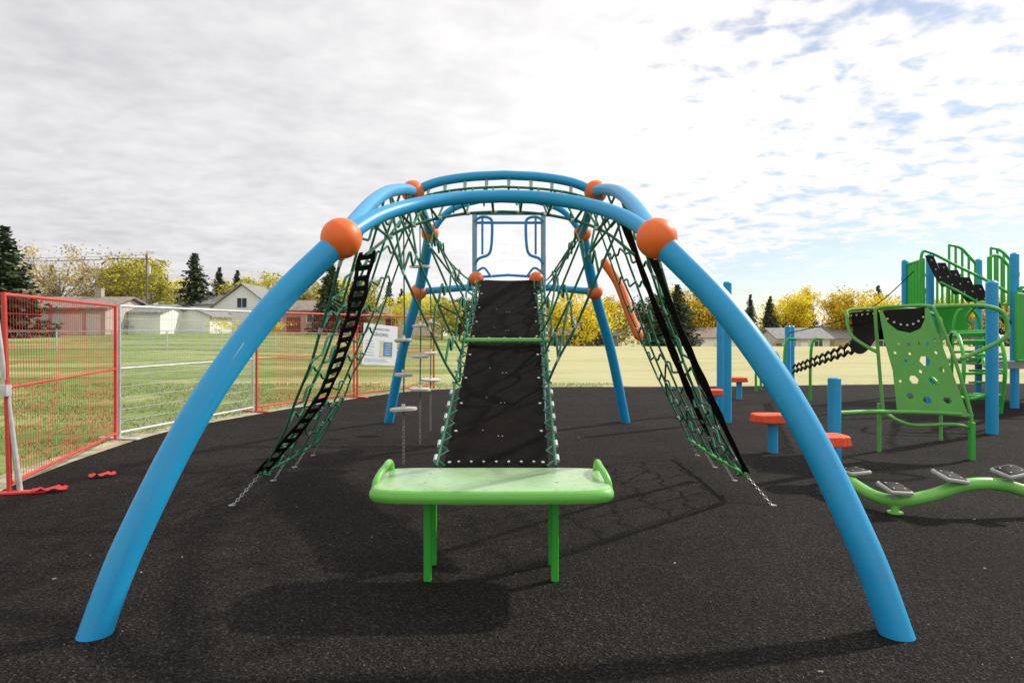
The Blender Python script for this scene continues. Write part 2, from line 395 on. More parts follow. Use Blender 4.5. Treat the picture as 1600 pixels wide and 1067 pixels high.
for i in range(330):
    y=2.4+13*R.random()**1.3; x=R.uniform(-0.85,0.95)*max(y,3)
    if x<-4.3: continue
    r=R.uniform(0.0015,0.004) if R.random()<0.95 else 0.008; a=R.random()*6.28
    db.box((x,y,0.008+r*0.3),(r*R.uniform(1,3.0),r,r*0.6),Matrix.Rotation(a,3,'Z'))
solo('ground_litter',db,LIT,label='tiny pale leaf bits scattered on black rubber',cat='litter',kind='stuff')
# ------------------------------------------------------------------ climbing dome
CX=-0.08
def mir(p): return V((2*CX-p[0],p[1],p[2]))
dome=root('rope_net_climber',(CX,7.2,0),'blue arched net climber with orange ball joints and green ropes','playground climber')
Bf=V((-1.05,4.2,2.06)); U=V((-1.03,7.1,2.93)); Rr=V((-1.14,9.5,2.84)); Lr=V((-1.38,10.1,2.06))
for sgn in (0,1):
    f=(lambda p:V(p)) if sgn==0 else mir
    m=MB(); foot=V((-2.06,3.33,-0.05)) 
    m.tube([f(p) for p in catmull([foot,V((-1.93,3.45,0.42)),V((-1.695,3.70,1.07)),V((-1.40,3.97,1.62)),Bf],10)],0.077,28)
    part('leg',m,BLUE,dome)
    m=MB(); m.tube([f(p) for p in catmull([Rr,Lr,V((-1.70,10.6,1.15)),V((-2.0,11.0,-0.05))],10)],0.075,20); part('leg',m,BLUE,dome)
    side=catmull([Bf,V((-1.09,5.3,2.48)),V((-1.09,6.2,2.76)),U,V((-1.12,8.4,3.0)),Rr],10)
    m=MB(); m.tube([f(p) for p in side],0.056,20); part('side_tube',m,BLUE,dome)
    for c,r in ((Bf,0.126),(U,0.12),(Rr,0.122),(Lr,0.122)):
        m=MB(); m.sphere(f(c),r,32,20); 
        m.tube([f(c),f(c)+V((0,0,-r-0.006))],0.02,8)
        part('ball_joint',m,ORANGE,dome)
front=catmull([Bf,V((-0.91,4.62,2.265)),V((-0.70,4.98,2.41)),V((-0.40,5.22,2.505)),V((CX,5.3,2.535))],8)
front=front+[mir(p) for p in reversed(front[:-1])]
m=MB(); m.tube(front,0.051,24); part('arch',m,BLUE,dome)
midp=catmull([U,V((-0.78,7.1,3.03)),V((-0.45,7.1,3.085)),V((CX,7.1,3.105))],8); midp=midp+[mir(p) for p in reversed(midp[:-1])]
m=MB(); m.tube(midp,0.048,20); part('arch',m,BLUE,dome)
rear=catmull([Rr,V((-0.8,9.4,3.17)),V((CX,9.3,3.34))],8); rear=rear+[mir(p) for p in reversed(rear[:-1])]
m=MB(); m.tube(rear,0.045,16); part('arch',m,BLUE,dome)
m=MB(); m.tube([Lr,V((-0.7,10.1,2.12)),V((0.55,10.1,2.12)),mir(Lr)],0.05,14); part('cross_tube',m,BLUE,dome)
m=MB()
d=(V((-1.40,3.97,1.62))-V((-1.695,3.70,1.07))).normalized()
o_=V((0,-1,0)); o_=(o_-d*o_.dot(d)).normalized(); sd=d.cross(o_)
def stk(u,v): 
    a=(u-0.5)*1.1-0.35; cc=V((-1.545,3.842,1.352))
    return cc+d*((v-0.5)*0.13)+o_*math.cos(a)*0.0795+sd*math.sin(a)*0.0795
m.grid(stk,8,4,0)
for k in range(4):
    def ln(u,v,k=k): 
        p=stk(0.15+0.7*u*(0.6+0.1*(k%3)),0.2+0.18*k+0.05*v); return p+o_*0.0012
    m.grid(ln,5,1,1)
part('warning_sticker',m,[SIGNW,SIGNT],dome)
def rope_line(m,pts,r=0.0085,n=3): m.tube(catmull(pts,n),r,6)
def tie(m,p,d,l=0.035,r=0.015,mi=1):
    d=V(d).normalized(); m.tube([V(p)-d*l,V(p)+d*l],r,7,mi=mi)
def net(S,nu,nv,seed,jit=0.03,rr=0.0085,skip=0.0,hook=0.05,diag=0.0):
    rnd=random.Random(seed); m=MB()
    G=[[V(S(i/nu,j/nv)) for j in range(nv+1)] for i in range(nu+1)]
    for i in range(nu+1):
        for j in range(1,nv):
            G[i][j]+=V((rnd.uniform(-jit,jit)*0.4,rnd.uniform(-jit,jit),rnd.uniform(-jit,jit)))
    for i in range(nu+1):
        rope_line(m,G[i],rr,3)
        for j in range(1,nv):
            if rnd.random()<0.6: tie(m,G[i][j],G[i][j+1]-G[i][j-1],0.024,0.014)
    for j in range(1,nv+1):
        for i in range(nu):
            if rnd.random()<skip: continue
            a,b=G[i][j],G[i+1][j]
            s_=hook*(1 if (i+j)%2 else -1)
            rope_line(m,[a,a.lerp(b,0.3)+V((0,0,s_*0.7)),a.lerp(b,0.5)+V((0,0,s_)),a.lerp(b,0.7)-V((0,0,s_*0.4)),b],rr,3)
    for i in range(nu):
        for j in range(nv):
            if rnd.random()<diag:
                if rnd.random()<0.5: rope_line(m,[G[i][j],G[i+1][j+1]],rr)
                else: rope_line(m,[G[i+1][j],G[i][j+1]],rr)
    return m
def onside(t):
    k=t*(len(side)-1); i=min(int(k),len(side)-2); return side[i].lerp(side[i+1],k-i)
rampA=V((-0.49,4.7,0.60)); rampB=V((-0.43,8.55,2.11))
def chain(m,a,b,link_l=0.038,r=0.0042):
    a=V(a);b=V(b);d=b-a;n=max(2,int(d.length/(link_l*0.75))); T_=d.normalized(); s1=T_.orthogonal().normalized(); s2=T_.cross(s1)
    for i in range(n):
        c=a+d*((i+0.5)/n); e=s1 if i%2 else s2
        pts=[c+T_*math.cos(k*math.pi/4)*link_l*0.5+e*math.sin(k*math.pi/4)*link_l*0.3 for k in range(8)]
        m.tube(pts,r,5,closed=True)
for sgn in (0,1):
    f=(lambda p:V(p)) if sgn==0 else mir
    def So(u,v):
        top=onside(0.05+0.72*u); bot=V((-2.23,6.08+1.9*u,0.22)); p=top.lerp(bot,v)
        p.z-=0.12*math.sin(math.pi*v); p.x+=0.03*math.sin(math.pi*v); return f(p)
    m=net(So,5,10,11+sgn,0.018,0.0108,0.0,0.05,0.08)
    part('side_net',m,[ROPE,TIE],dome)
    def Si(u,v):
        top=onside(0.22+0.76*u); b=rampA.lerp(rampB,0.30+0.70*u); p=top.lerp(b,v)
        p.z-=0.26*math.sin(math.pi*v); p.x+=0.10*math.sin(math.pi*v); return f(p)
    m=net(Si,5,4,31+sgn,0.025,0.0108,skip=0.0,hook=0.10,diag=0.35)
    part('inner_net',m,[ROPE,TIE],dome)
    m=MB(); m.tube([f((-2.23,6.03,0.22)),f((-2.23,7.0,0.20)),f((-2.23,8.0,0.22))],0.012 if sgn==0 else 0.017,10); part('anchor_bar',m,ROPE if sgn==0 else GREEN,dome)
    for (a,b) in (((-2.23,6.05,0.22),(-2.38,5.8,0.0)),((-2.23,6.75,0.21),(-2.36,6.75,0.0)),((-2.23,7.4,0.21),(-2.36,7.4,0.0)),((-2.23,7.95,0.22),(-2.36,8.1,0.0))):
        m=MB(); chain(m,f(a),f(b),0.036,0.0042); m.tube([f(b),f(b)+V((0,0,0.012))],0.03,10)
        part('anchor_chain',m,CHAIN,dome)
def belt(pts,width,wdir,ladder=False,twist=0.0,step=0.12):
    cp=catmull(pts,16); n=len(cp)-1; m=MB()
    def fr(t):
        k=max(0.0,min(t*n,n-1e-4)); i=int(k); c=cp[i].lerp(cp[i+1],k-i); X=(cp[min(i+2,n)]-cp[max(i-1,0)]).normalized()
        Y0=V(wdir); Y0=(Y0-X*Y0.dot(X)).normalized(); Z0=X.cross(Y0); an=twist*math.sin(t*9.0)
        Y=Y0*math.cos(an)+Z0*math.sin(an); return c,Y,X.cross(Y)
    def rib(o0,o1,t0=0,t1=1,nn=60):
        def g_(u_,v_):
            c,Y,Z=fr(t0+(t1-t0)*u_); wv=1+0.12*math.sin(u_*40*(t1-t0)); return c+Y*(o0+(o1-o0)*v_)*wv
        zz_=fr(0.5)[2]; m.grid(g_,nn,2,0,0.008,zz_)
    if not ladder: rib(-width/2,width/2)
    else:
        rib(-width/2,-width/2+0.026); rib(width/2-0.026,width/2)
        ln=sum((cp[i+1]-cp[i]).length for i in range(n)); k=0.03
        while k<ln-0.06:
            rib(-width/2+0.02,width/2-0.02,k/ln,(k+0.055)/ln,3); k+=step
    part('belt',m,BELT,dome)
belt([(-0.98,4.62,2.03),(-1.20,5.03,1.52),(-1.56,5.50,0.92),(-2.22,6.05,0.24)],0.125,(0.9,0.9,0.2),True,0.12)
belt([(0.82,5.0,2.28),(1.20,5.6,1.63),(1.62,6.3,0.96),(2.06,6.9,0.26)],0.06,(-0.9,0.5,0),False,0.35)
belt([(0.90,4.42,1.99),(1.24,4.90,1.42),(1.65,5.45,0.82),(2.07,6.02,0.24)],0.055,(-0.9,0.5,0),False,0.3)
m=MB()
def offs(pts,dy,dz,sx): return [V((CX+(p.x-CX)*sx,p.y+dy,p.z+dz)) for p in pts]
a1=offs(midp,0.0,-0.17,0.97); a3=offs(front,0.35,-0.06,0.92)
a2=[p+V((0,-0.9,-0.14)) for p in a1]
for a in (a1,a2,a3): m.tube(a,0.012,6)
for k in range(5,len(midp)-4,5):
    m.tube([midp[k],a1[k]],0.011,6); m.tube([a1[k],a2[k]],0.009,6); tie(m,midp[k].lerp(a1[k],0.4),V((0,0,1)),0.045,0.018)
for k in range(6,len(front)-6,6):
    m.tube([front[k],a3[k]],0.010,6); m.tube([a3[k],a2[int(k*len(a2)/len(front))]],0.009,6); tie(m,a3[k],V((1,0,0)),0.03,0.015)
for (p,qq) in list(zip(rear[3:-3:5],a1[5:-5:7])):
    m.tube(catmull([p,(p+qq)/2+V((0,0,-0.12)),qq],4),0.008,6)
part('roof_net',m,[ROPE,TIE],dome)
m=MB()
pp=catmull([(1.14,8.6,2.38),(1.32,8.5,2.08),(1.46,8.4,1.66),(1.56,8.3,1.38)],8)
m.tube(pp,[0.03]+[0.06]*(len(pp)-2)+[0.03],14)
part('curved_climbing_grip',m,ORANGE,dome)
# ramp
ramp=root('climbing_ramp',(-0.1,4.7,0),'long black rubber climbing ramp laced with green rope','climbing ramp')
def rc(t):
    y=4.58+(8.62-4.58)*t; x=-0.108+0.07*t; z=0.585+(2.13-0.585)*t-0.035*math.sin(math.pi*((t*2)%1 if t<1 else 0)); return V((x,y,z))
m=MB(); HW=0.352
m.grid(lambda u_,v_: rc(u_)+V(((v_-0.5)*2*HW,0,-0.012*math.sin(math.pi*v_))),40,8,0,0.012,(0,0,-1))
up=V((0,-0.36,0.93)).normalized()
def stud(p,r,h=0.004):
    m.tube([p-up*0.004,p+up*h],r,10,mi=1)
for i in range(10):
    t_=0.012+i*0.109
    if abs(t_-0.5)<0.02: continue
    for sx in (-1,1): stud(rc(t_)+V((sx*(HW-0.035),0,0)),0.012)
for k in range(-3,4): stud(rc(0.014)+V((k*0.085,0,0)),0.009)
for g_ in (0.12,0.25,0.38,0.62,0.76):
    for (dx,dt) in ((-0.15,0),(-0.12,0.010),(0.14,0.0),(0.17,0.010),(0.0,-0.012),(0.03,-0.012)):
        p=rc(g_+dt)+V((dx,0,-0.012)); stud(p,0.005,0.002)
part('rubber_mat',m,[RUB,BOLT],ramp)
m=MB()
for sx in (-1,1):
    edge_=[]
    for i in range(41):
        p=rc(i/40)+V((sx*(HW+0.05),0,0.0)); edge_.append(p)
    m.tube(edge_,0.012,7)
    for i in range(0,40,2):
        p=rc(i/40)+V((sx*(HW-0.01),0,0.0)); q_=edge_[i+1]+V((sx*0.015,0,0.0))
        m.tube([p,q_,rc((i+2)/40)+V((sx*(HW-0.01),0,0.0))],0.008,6)
        tie(m,q_,V((0,1,0.38)),0.035,0.015)
part('lacing_rope',m,[ROPE,TIE],ramp)
m=MB(); c=rc(0.5)+V((0,0,0.04)); m.tube([c-V((0.43,0,0)),c+V((0.43,0,0))],0.022,12)
for k in range(5): tie(m,c+V((-0.3+0.15*k,0,0)),(1,0,0),0.012,0.028,0)
part('rung',m,LGREEN,ramp)
hf=root('access_platform',(-0.04,8.9,0),'blue steel platform with grab loops and orange ball caps','playground platform')
for x in (-0.455,0.31):
    m=MB(); m.sphere((x,8.66,2.14),0.095,24,16); part('ball_cap',m,ORANGE,hf)
for x in (-0.50,0.42):
    m=MB(); m.tube([(x,9.15,0),(x,9.15,3.07)],0.034,14); part('post',m,PALEB,hf)
m=MB(); m.box((-0.04,9.25,2.07),(0.9,0.9,0.06),bev=0.01); part('deck',m,DBLUE,hf)
for pts in ([(-0.5,9.15,3.05),(0.42,9.15,3.05)],[(-0.47,9.15,2.93),(0.40,9.15,2.93)],[(-0.5,9.15,2.2),(-0.05,9.15,2.23),(0.42,9.15,2.2)]):
    m=MB(); m.tube(pts,0.018,8); part('cross_rail',m,DBLUE,hf)
for s_ in (-1,1):
    x0=-0.04+s_*0.455
    m=MB(); m.tube(catmull([(x0,9.1,2.95),(x0-s_*0.09,9.1,3.0),(x0-s_*0.20,9.1,2.98),(x0-s_*0.23,9.1,2.90),(x0-s_*0.22,9.1,2.62),(x0-s_*0.18,9.1,2.50),(x0-s_*0.06,9.1,2.45),(x0,9.1,2.38)],6),0.019,8)
    m.tube([(x0-s_*0.10,9.1,3.0),(x0-s_*0.10,9.1,2.50)],0.015,8)
    m.tube(catmull([(x0,9.1,2.25),(x0-s_*0.12,9.1,2.32),(x0-s_*0.22,9.1,2.2)],6),0.016,8)
    part('grab_loop',m,DBLUE,hf)
# bench
bn=root('step_bench',(-0.115,4.1,0),'light green plastic bench with raised end handles on green legs','bench')
m=MB()
prof=[(0.045,0.0),(0.012,0.008),(0.0,0.028),(0.0,0.048),(0.010,0.068),(0.024,0.078),(0.05,0.083)]
plan=[]
for k in range(64):
    a=2*math.pi*k/64; ca,sa=math.cos(a),math.sin(a); ee=0.24
    x=0.695*math.copysign(abs(ca)**ee,ca); y=0.33*math.copysign(abs(sa)**ee,sa)
    plan.append((x,y-0.03*(1-(x/0.7)**2)*(1 if y<0 else 0)))
for ins,z in prof:
    for (x,y) in plan:
        m.v.append(V((-0.115+x*(1-ins/0.7),4.08+y*(1-ins/0.33),0.535+z)))
for i in range(len(prof)-1):
    for k in range(64):
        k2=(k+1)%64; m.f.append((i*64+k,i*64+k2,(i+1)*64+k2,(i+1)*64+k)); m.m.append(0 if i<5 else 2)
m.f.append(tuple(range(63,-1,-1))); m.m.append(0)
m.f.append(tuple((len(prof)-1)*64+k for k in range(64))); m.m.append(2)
for x in (-0.5,-0.12,0.26):
    for y in (3.95,4.2): m.tube([(x,y,0.6175),(x,y,0.6205)],0.010,10,mi=1)
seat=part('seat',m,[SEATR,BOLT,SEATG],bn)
for s_ in (-1,1):
    x=-0.115+s_*0.645
    m=MB(); m.tube(catmull([(x+s_*0.03,3.93,0.57),(x+s_*0.025,3.94,0.622),(x+s_*0.01,4.00,0.660),(x,4.10,0.675),(x,4.22,0.680),(x,4.29,0.650),(x,4.31,0.58)],8),0.020,14); part('handle',m,LGREEN,bn)
for x in (-0.503,0.255):
    for y in (4.07,4.35):
        m=MB(); m.box((x,y,0.265),(0.046,0.046,0.53),bev=0.006); part('leg',m,GREEN,bn)
    m=MB(); m.box((x,4.21,0.522),(0.06,0.42,0.02)); part('bracket',m,GREEN,bn)
rnd=random.Random(21)
for (x,y,zs) in ((-1.20,7.55,((0.62,0.15),(1.00,0.10),(1.38,0.10))),(-1.20,8.9,((0.72,0.14),(1.15,0.12),(1.55,0.10),(2.32,0.14))),(-1.20,10.05,((0.76,0.15),(1.15,0.10),(1.6,0.10)))):
    hd=root('disc_swing_ladder',(x,y,0),'hanging rope with round grey-white stepping discs chained to ground','rope climber','disc ropes hanging in the frame')
    m=MB(); m.tube([(x,y,0.55),(x+0.01,y,1.5),(x,y,2.85 if y<9.8 else 2.1)],0.008,6); part('rope',m,ROPE,hd)
    m=MB(); chain(m,(x,y,0.58),(x,y,0.01),0.05,0.0032); part('chain',m,CHAIN,hd)
    for z,rr in zs:
        c=V((x,y,z)); ax=V((rnd.uniform(-.07,.07),rnd.uniform(-.07,.07),1)).normalized()
        m=MB(); m.tube([c-ax*0.018,c-ax*0.012,c+ax*0.012,c+ax*0.018],[rr-0.012,rr,rr,rr-0.012],24)
        m.tube([c+ax*0.018,c+ax*0.06],0.020,10); part('disc',m,DISC,hd)
# ------------------------------------------------------------------ fence
FP=[(-4.55,6.15),(-5.36,9.25),(-4.66,12.35),(-3.44,15.0),(-1.95,17.3)]
cols=[(REDP,'red'),(STEEL,'silver'),(REDP,'red'),(REDP,'red')]
for i in range(4):
    a=V((*FP[i],0)); b=V((*FP[i+1],0)); d=(b-a).normalized(); a=a+d*0.05; b=b-d*0.05; H=1.84; z0=0.06
    mt,cn=cols[i]
    lab={'red':'red steel temporary construction fence panel on grass edge','silver':'galvanised silver temporary construction fence panel on grass edge'}[cn]
    if i==3: lab='red temporary fence panel with a notice board tied on'
    rt=root('temporary_fence',a,lab,'fence','temporary construction fences')
    lean=V((0.03,0,0)) if i==0 else V((0,0,0))
    def P(t_,z): return a.lerp(b,t_)+V((0,0,z))+lean*(1-t_)*(-z)
    m=MB()
    for t_ in (0,1): m.tube([P(t_,0.02),P(t_,H)],0.021,10)
    for z in (z0+0.04,H-0.02): m.tube([P(0,z),P(1,z)],0.018,8)
    m.tube([P(0,0.97),P(1,0.97)],0.013,8)
    part('frame',m,mt,rt)
    m=MB(); n=52
    for k in range(1,n): m.tube([P(k/n,z0+0.04),P(k/n,H-0.02)],0.0026,4,cap=False)
    for k in range(1,12): m.tube([P(0,z0+0.04+k*0.155),P(1,z0+0.04+k*0.155)],0.0026,4,cap=False)
    part('wire_mesh',m,mt,rt)
    m=MB(); sdv=V((-d.y,d.x,0)); ang=math.atan2(sdv.y,sdv.x)
    m.box(a+V((0,0,0.02)),(0.62,0.09,0.025),Matrix.Rotation(ang,3,'Z'),bev=0.006); part('foot',m,RED if i==0 else mt,rt)
m=MB(); m.tube([(-4.66,6.1,1.97),(-4.60,6.2,1.0),(-4.50,6.25,0.0)],0.024,12)
m.box((-4.59,6.17,0.95),(0.09,0.07,0.10)); m.box((-4.50,6.25,0.012),(0.12,0.12,0.014))
solo('fence_post',m,STEEL,'leaning galvanised steel post clamped to the red fence','post',origin=V((-4.5,6.25,0)))
def rag(cx,cy,w_,h_,ang):
    Mr=Matrix.Rotation(ang,3,'Z')
    def fn(u_,v_):
        p=Mr@V(((u_-0.5)*w_,(v_-0.5)*h_*(0.5+u_*(1-u_)*2),0)); p+=V((cx,cy,0.040+0.03*noise.noise(V((u_*5,v_*4,cx))))); return p
    return fn
m=MB(); m.grid(rag(-4.14,6.9,0.24,0.12,0.5),10,6); solo('red_rag',m,RED,'crumpled red plastic scrap lying on the rubber','rag',origin=V((-4.14,6.9,0)))
m=MB(); m.grid(rag(-4.25,6.28,0.28,0.14,0.35),10,6); solo('red_rag',m,RED,'crumpled red flagging strip beside the fence foot','rag',origin=V((-4.25,6.28,0)))
a=V((-3.44,15.0,0)); b=V((-1.95,17.3,0)); d=(b-a).normalized(); nrm=V((d.y,-d.x,0))
if nrm.y>0: nrm=-nrm
tilt=math.radians(-4)
sg=root('notice_sign',a+d*0.72+nrm*0.045+V((0,0,1.15)),'white notice sign with blue and yellow picture tied to red fence','sign')
def sgp(x,z,o=0): 
    x2=x*math.cos(tilt)-z*math.sin(tilt); z2=x*math.sin(tilt)+z*math.cos(tilt)
    return V(sg.location)+d*x2+V((0,0,z2))+nrm*o
def srect(m,x0,x1,z0,z1,o0,o1,mi=0): m.prism([sgp(x0,z0,o0),sgp(x1,z0,o0),sgp(x1,z1,o0),sgp(x0,z1,o0)],nrm*(o1-o0),mi)
m=MB(); srect(m,-0.55,0.55,-0.46,0.46,0,0.012); part('board',m,SIGNW,sg,smooth=False)
m=MB(); srect(m,-0.02,0.40,-0.28,0.10,0.013,0.015,0); 
srect(m,0.10,0.38,-0.25,0.07,0.016,0.019,1)
for k in range(5): srect(m,0.15,0.33,-0.21+0.055*k,-0.195+0.055*k,0.020,0.022,0)
part('picture',m,[SIGNY,SIGNB,SIGNT],sg,smooth=False)
def text_mesh(txt,size,x,z,name):
    cu=bpy.data.curves.new('txt','FONT'); cu.body=txt; cu.size=size; cu.extrude=0.001; cu.align_x='CENTER'
    o=link(bpy.data.objects.new('t',cu)); bpy.context.view_layer.update()
    me=bpy.data.meshes.new_from_object(o.evaluated_get(bpy.context.evaluated_depsgraph_get())); bpy.data.objects.remove(o)
    for vv in me.vertices: vv.co=sgp(x+vv.co.x,z+vv.co.y,0.016+vv.co.z)-V(sg.location)
    me.materials.clear(); me.materials.append(SIGNT)
    for p_ in me.polygons: p_.material_index=0
    o=link(bpy.data.objects.new(name,me)); o.parent=sg
text_mesh('CONSTRUCTION',0.07,0.0,0.33,'lettering'); text_mesh('GRADING',0.11,0.0,0.20,'lettering')
m=MB()
for k in range(6): srect(m,-0.48,-0.18-0.03*(k%3),-0.25+0.065*k,-0.24+0.065*k,0.013,0.015)
for k in range(2): srect(m,-0.48,0.3-0.1*k,-0.38+0.04*k,-0.37+0.04*k,0.013,0.015)
part('small_print',m,SIGNT,sg,smooth=False)
# ------------------------------------------------------------------ stepping pods
for (x,y,rad) in ((3.14,8.3,0.225),(3.06,6.65,0.21),(3.42,11.7,0.2),(4.86,14.7,0.2)):
    pr=root('stepping_pod',(x,y,0),'red-orange ribbed stepping pod on short blue post','stepping pod','stepping pods')
    m=MB(); prof=[(0.93,0.0),(0.99,0.008),(1.0,0.02),(0.97,0.04),(0.955,0.06),(0.95,0.085),(0.93,0.095),(0.88,0.10),(0.5,0.10),(0.06,0.10)]
    n=96
    for s_,z in prof:
        for k in range(n):
            a_=2*math.pi*k/n; ca,sa=math.cos(a_),math.sin(a_)
            r=rad*s_*(1+0.022*(1 if (k//3)%2 else -1)*(1 if s_>0.86 else 0))
            m.v.append(V((x+r*math.copysign(abs(ca)**0.6,ca),y+r*0.8*math.copysign(abs(sa)**0.6,sa),0.375+z)))
    for i in range(len(prof)-1):
        for k in range(n):
            k2=(k+1)%n; m.f.append((i*n+k,i*n+k2,(i+1)*n+k2,(i+1)*n+k)); m.m.append(0)
    m.f.append(tuple(range(n-1,-1,-1))); m.m.append(0); m.f.append(tuple((len(prof)-1)*n+k for k in range(n))); m.m.append(0)
    part('step',m,REDOR,pr)
    m=MB(); m.tube([(x+0.03,y,0),(x+0.03,y,0.38)],0.06,16); part('post',m,BLUE,pr)
# ------------------------------------------------------------------ wavy balance beam
bm=root('balance_beam',(3.6,5.5,0),'wavy green tube balance beam with grey square tread pads','balance beam')
bp_=catmull([(2.95,6.35,0.22),(2.98,6.0,0.16),(3.03,5.7,0.11),(3.15,5.55,0.11),(3.36,5.5,0.16),(3.66,5.5,0.25),(3.92,5.5,0.255),(4.14,5.5,0.20),(4.5,5.45,0.12),(4.9,5.4,0.16),(5.2,5.4,0.24)],8)
m=MB(); m.tube(bp_,0.05,20); part('beam',m,LGREEN,bm)
for (x,y,z) in ((3.12,5.56,0.0),(4.5,5.45,0),(2.96,6.2,0)):
    m=MB(); m.tube([(x,y,0),(x,y,0.14)],0.03,12); m.tube([(x,y,0.008),(x,y,0.02)],0.06,12); part('foot',m,LGREEN,bm)
for (x,y,z,tx,ty) in ((3.06,6.1,0.235,0.05,-0.05),(3.10,5.53,0.215,-0.12,0.15),(3.53,5.5,0.315,-0.20,0.12),(4.02,5.5,0.355,0.12,0.12),(4.6,5.44,0.22,0.15,0.05)):
    Rm=Matrix.Rotation(-tx,3,'Y')@Matrix.Rotation(ty+0.05,3,'X')@Matrix.Rotation(0.15,3,'Z')
    m=MB(); m.box((x,y,z),(0.205,0.205,0.032),Rm,mi=0,bev=0.008); m.box(V((x,y,z))+Rm@V((0,0,0.018)),(0.168,0.168,0.008),Rm,mi=1,bev=0.003)
    for ax in (-0.05,0.05):
        for ay in (-0.05,0.05): m.box(V((x,y,z))+Rm@V((ax,ay,0.0235)),(0.014,0.014,0.004),Rm,mi=0)
    m.tube([(x,y,z),(x,y,z-0.08)],0.02,8,mi=0)
    part('tread_pad',m,[PADG,BELT],bm)
# ------------------------------------------------------------------ green panel climber
pc=root('panel_climber',(4.9,8.1,0),'green perforated plastic climbing panel on bent green tube frame','playground climber')
def quadmap(u_,v_): 
    TL_=V((4.49,8.35,1.72));TR=V((4.97,8.15,1.76));BR=V((5.22,7.80,0.50));BL=V((4.57,8.10,0.53))
    return TL_.lerp(TR,u_).lerp(BL.lerp(BR,u_),v_)
outl=[(0.0,0.0),(0.07,0.0),(0.13,0.12),(0.28,0.20),(0.5,0.23),(0.72,0.19),(0.86,0.10),(0.93,0.0),(1.0,0.0),(1.0,0.97),(0.97,1.0),(0.03,1.0),(0.0,0.97),(0.05,0.6),(0.0,0.3)]
hs=[circle(0.62,0.50,0.09,6,0.052),circle(0.36,0.68,0.075,6,0.045),circle(0.66,0.68,0.07,6,0.042),circle(0.48,0.87,0.065,6,0.036),circle(0.24,0.84,0.055,6,0.032),circle(0.78,0.86,0.065,6,0.032),circle(0.85,0.58,0.045,6,0.026),circle(0.50,0.60,0.028,8,0.018)]
for (a_,b_) in ((0.25,0.33),(0.42,0.34),(0.60,0.33),(0.75,0.34),(0.9,0.30),(0.15,0.42),(0.3,0.50),(0.4,0.43),(0.85,0.42),(0.14,0.7)): hs.append(circle(a_,b_,0.026,8,0.015))
me=flat_shape(outl,hs,0.02)
nq=(quadmap(1,0)-quadmap(0,0)).cross(quadmap(0,1)-quadmap(0,0)).normalized()
if nq.y>0: nq=-nq
for vv in me.vertices: vv.co=quadmap(vv.co.x,vv.co.y)+nq*vv.co.z-V(pc.location)
me.materials.append(PGREEN); o=link(bpy.data.objects.new('panel',me)); o.parent=pc
m=MB(); m.grid(lambda u_,v_: quadmap(0.03+0.94*u_,-0.01+(0.08+0.23*math.sin(math.pi*u_))*v_)-nq*0.020,14,5,0,0.008,-nq)
for k in range(7):
    u_=0.12+0.125*k; p=quadmap(0.03+0.94*u_,-0.01+(0.08+0.21*math.sin(math.pi*u_))*0.55)-nq*0.018; m.tube([p,p+nq*0.006],0.013,8,mi=1)
part('rubber_flap',m,[BELT,BOLT],pc)
def seatf(u_,v_): return V((4.44,8.95,1.70)).lerp(V((4.50,8.36,1.74)),v_).lerp(V((5.5,9.2,1.74)).lerp(V((5.00,8.19,1.77)),v_),u_)-V((0,0,0.34*math.sin(math.pi*(0.10+0.9*u_))**0.8*(1-0.3*v_)))
m=MB(); m.grid(seatf,16,10,0,0.012,(0,0,-1))
part('sagging_rubber_seat',m,BELT,pc)
m=MB(); m.grid(lambda u_,v_: V((4.41,8.93,1.72)).lerp(V((4.47,8.36,1.74)),u_)-V((0,0,(0.20+0.34*math.sin(math.pi*(0.25+0.65*u_)))*v_))+V((0.05*math.sin(math.pi*v_),0,0)),10,6,0,0.010,(1,0,0))
for k in range(5):
    p=V((4.41,8.93,1.68)).lerp(V((4.47,8.36,1.70)),0.1+0.2*k); m.tube([p-V((0.012,0,0)),p+V((0.004,0,0))],0.013,8,mi=1)
part('rubber_side_drape',m,[BELT,BOLT],pc)
def gt(pts,r=0.022,n=6,name='tube_rail',mt=None,smooth=True):
    m=MB(); m.tube(catmull(pts,n) if smooth else [V(p) for p in pts],r,12); part(name,m,mt or PGREEN,pc)
gt([(4.51,8.3,0.5),(4.48,8.35,1.2),(4.45,8.36,1.68),(4.49,8.36,1.765),(4.78,8.27,1.785),(4.99,8.17,1.78),(5.03,8.1,1.70),(5.16,7.93,1.1),(5.28,7.84,0.5)],0.020)
gt([(4.99,8.17,1.77),(5.3,8.05,1.78),(5.52,7.95,1.77),(5.66,7.88,1.70),(5.70,7.86,1.56),(5.68,7.85,1.42),(5.5,7.88,1.30),(5.20,7.9,1.16)],0.025)
gt([(4.48,8.35,1.22),(4.40,8.5,1.30),(4.37,8.8,1.44),(4.40,8.97,1.68),(4.50,9.05,1.76),(5.0,9.1,1.78),(5.5,9.2,1.77)],0.022)
gt([(5.48,9.2,1.77),(5.75,9.2,1.66),(5.78,9.2,1.4),(5.78,9.2,0.0)],0.022)
gt([(3.42,7.2,0.62),(3.9,7.4,0.61),(4.5,7.7,0.57),(5.0,7.82,0.54),(5.26,7.85,0.50),(5.28,7.86,0.3),(5.28,7.86,0.0)],0.024)
gt([(4.49,8.3,0.52),(4.52,8.0,0.44),(4.64,7.85,0.40),(5.0,7.8,0.42),(5.26,7.86,0.38)],0.020)
gt([(4.49,8.35,0.0),(4.49,8.35,0.6)],0.024,smooth=False)
m=MB(); m.box((5.28,7.84,0.22),(0.06,0.06,0.44),bev=0.008); part('leg',m,GREEN,pc)
m=MB(); m.tube([(3.40,7.2,0),(3.40,7.2,0.985),(3.40,7.2,0.995)],[0.066,0.066,0.05],18); part('post',m,BLUE,pc)
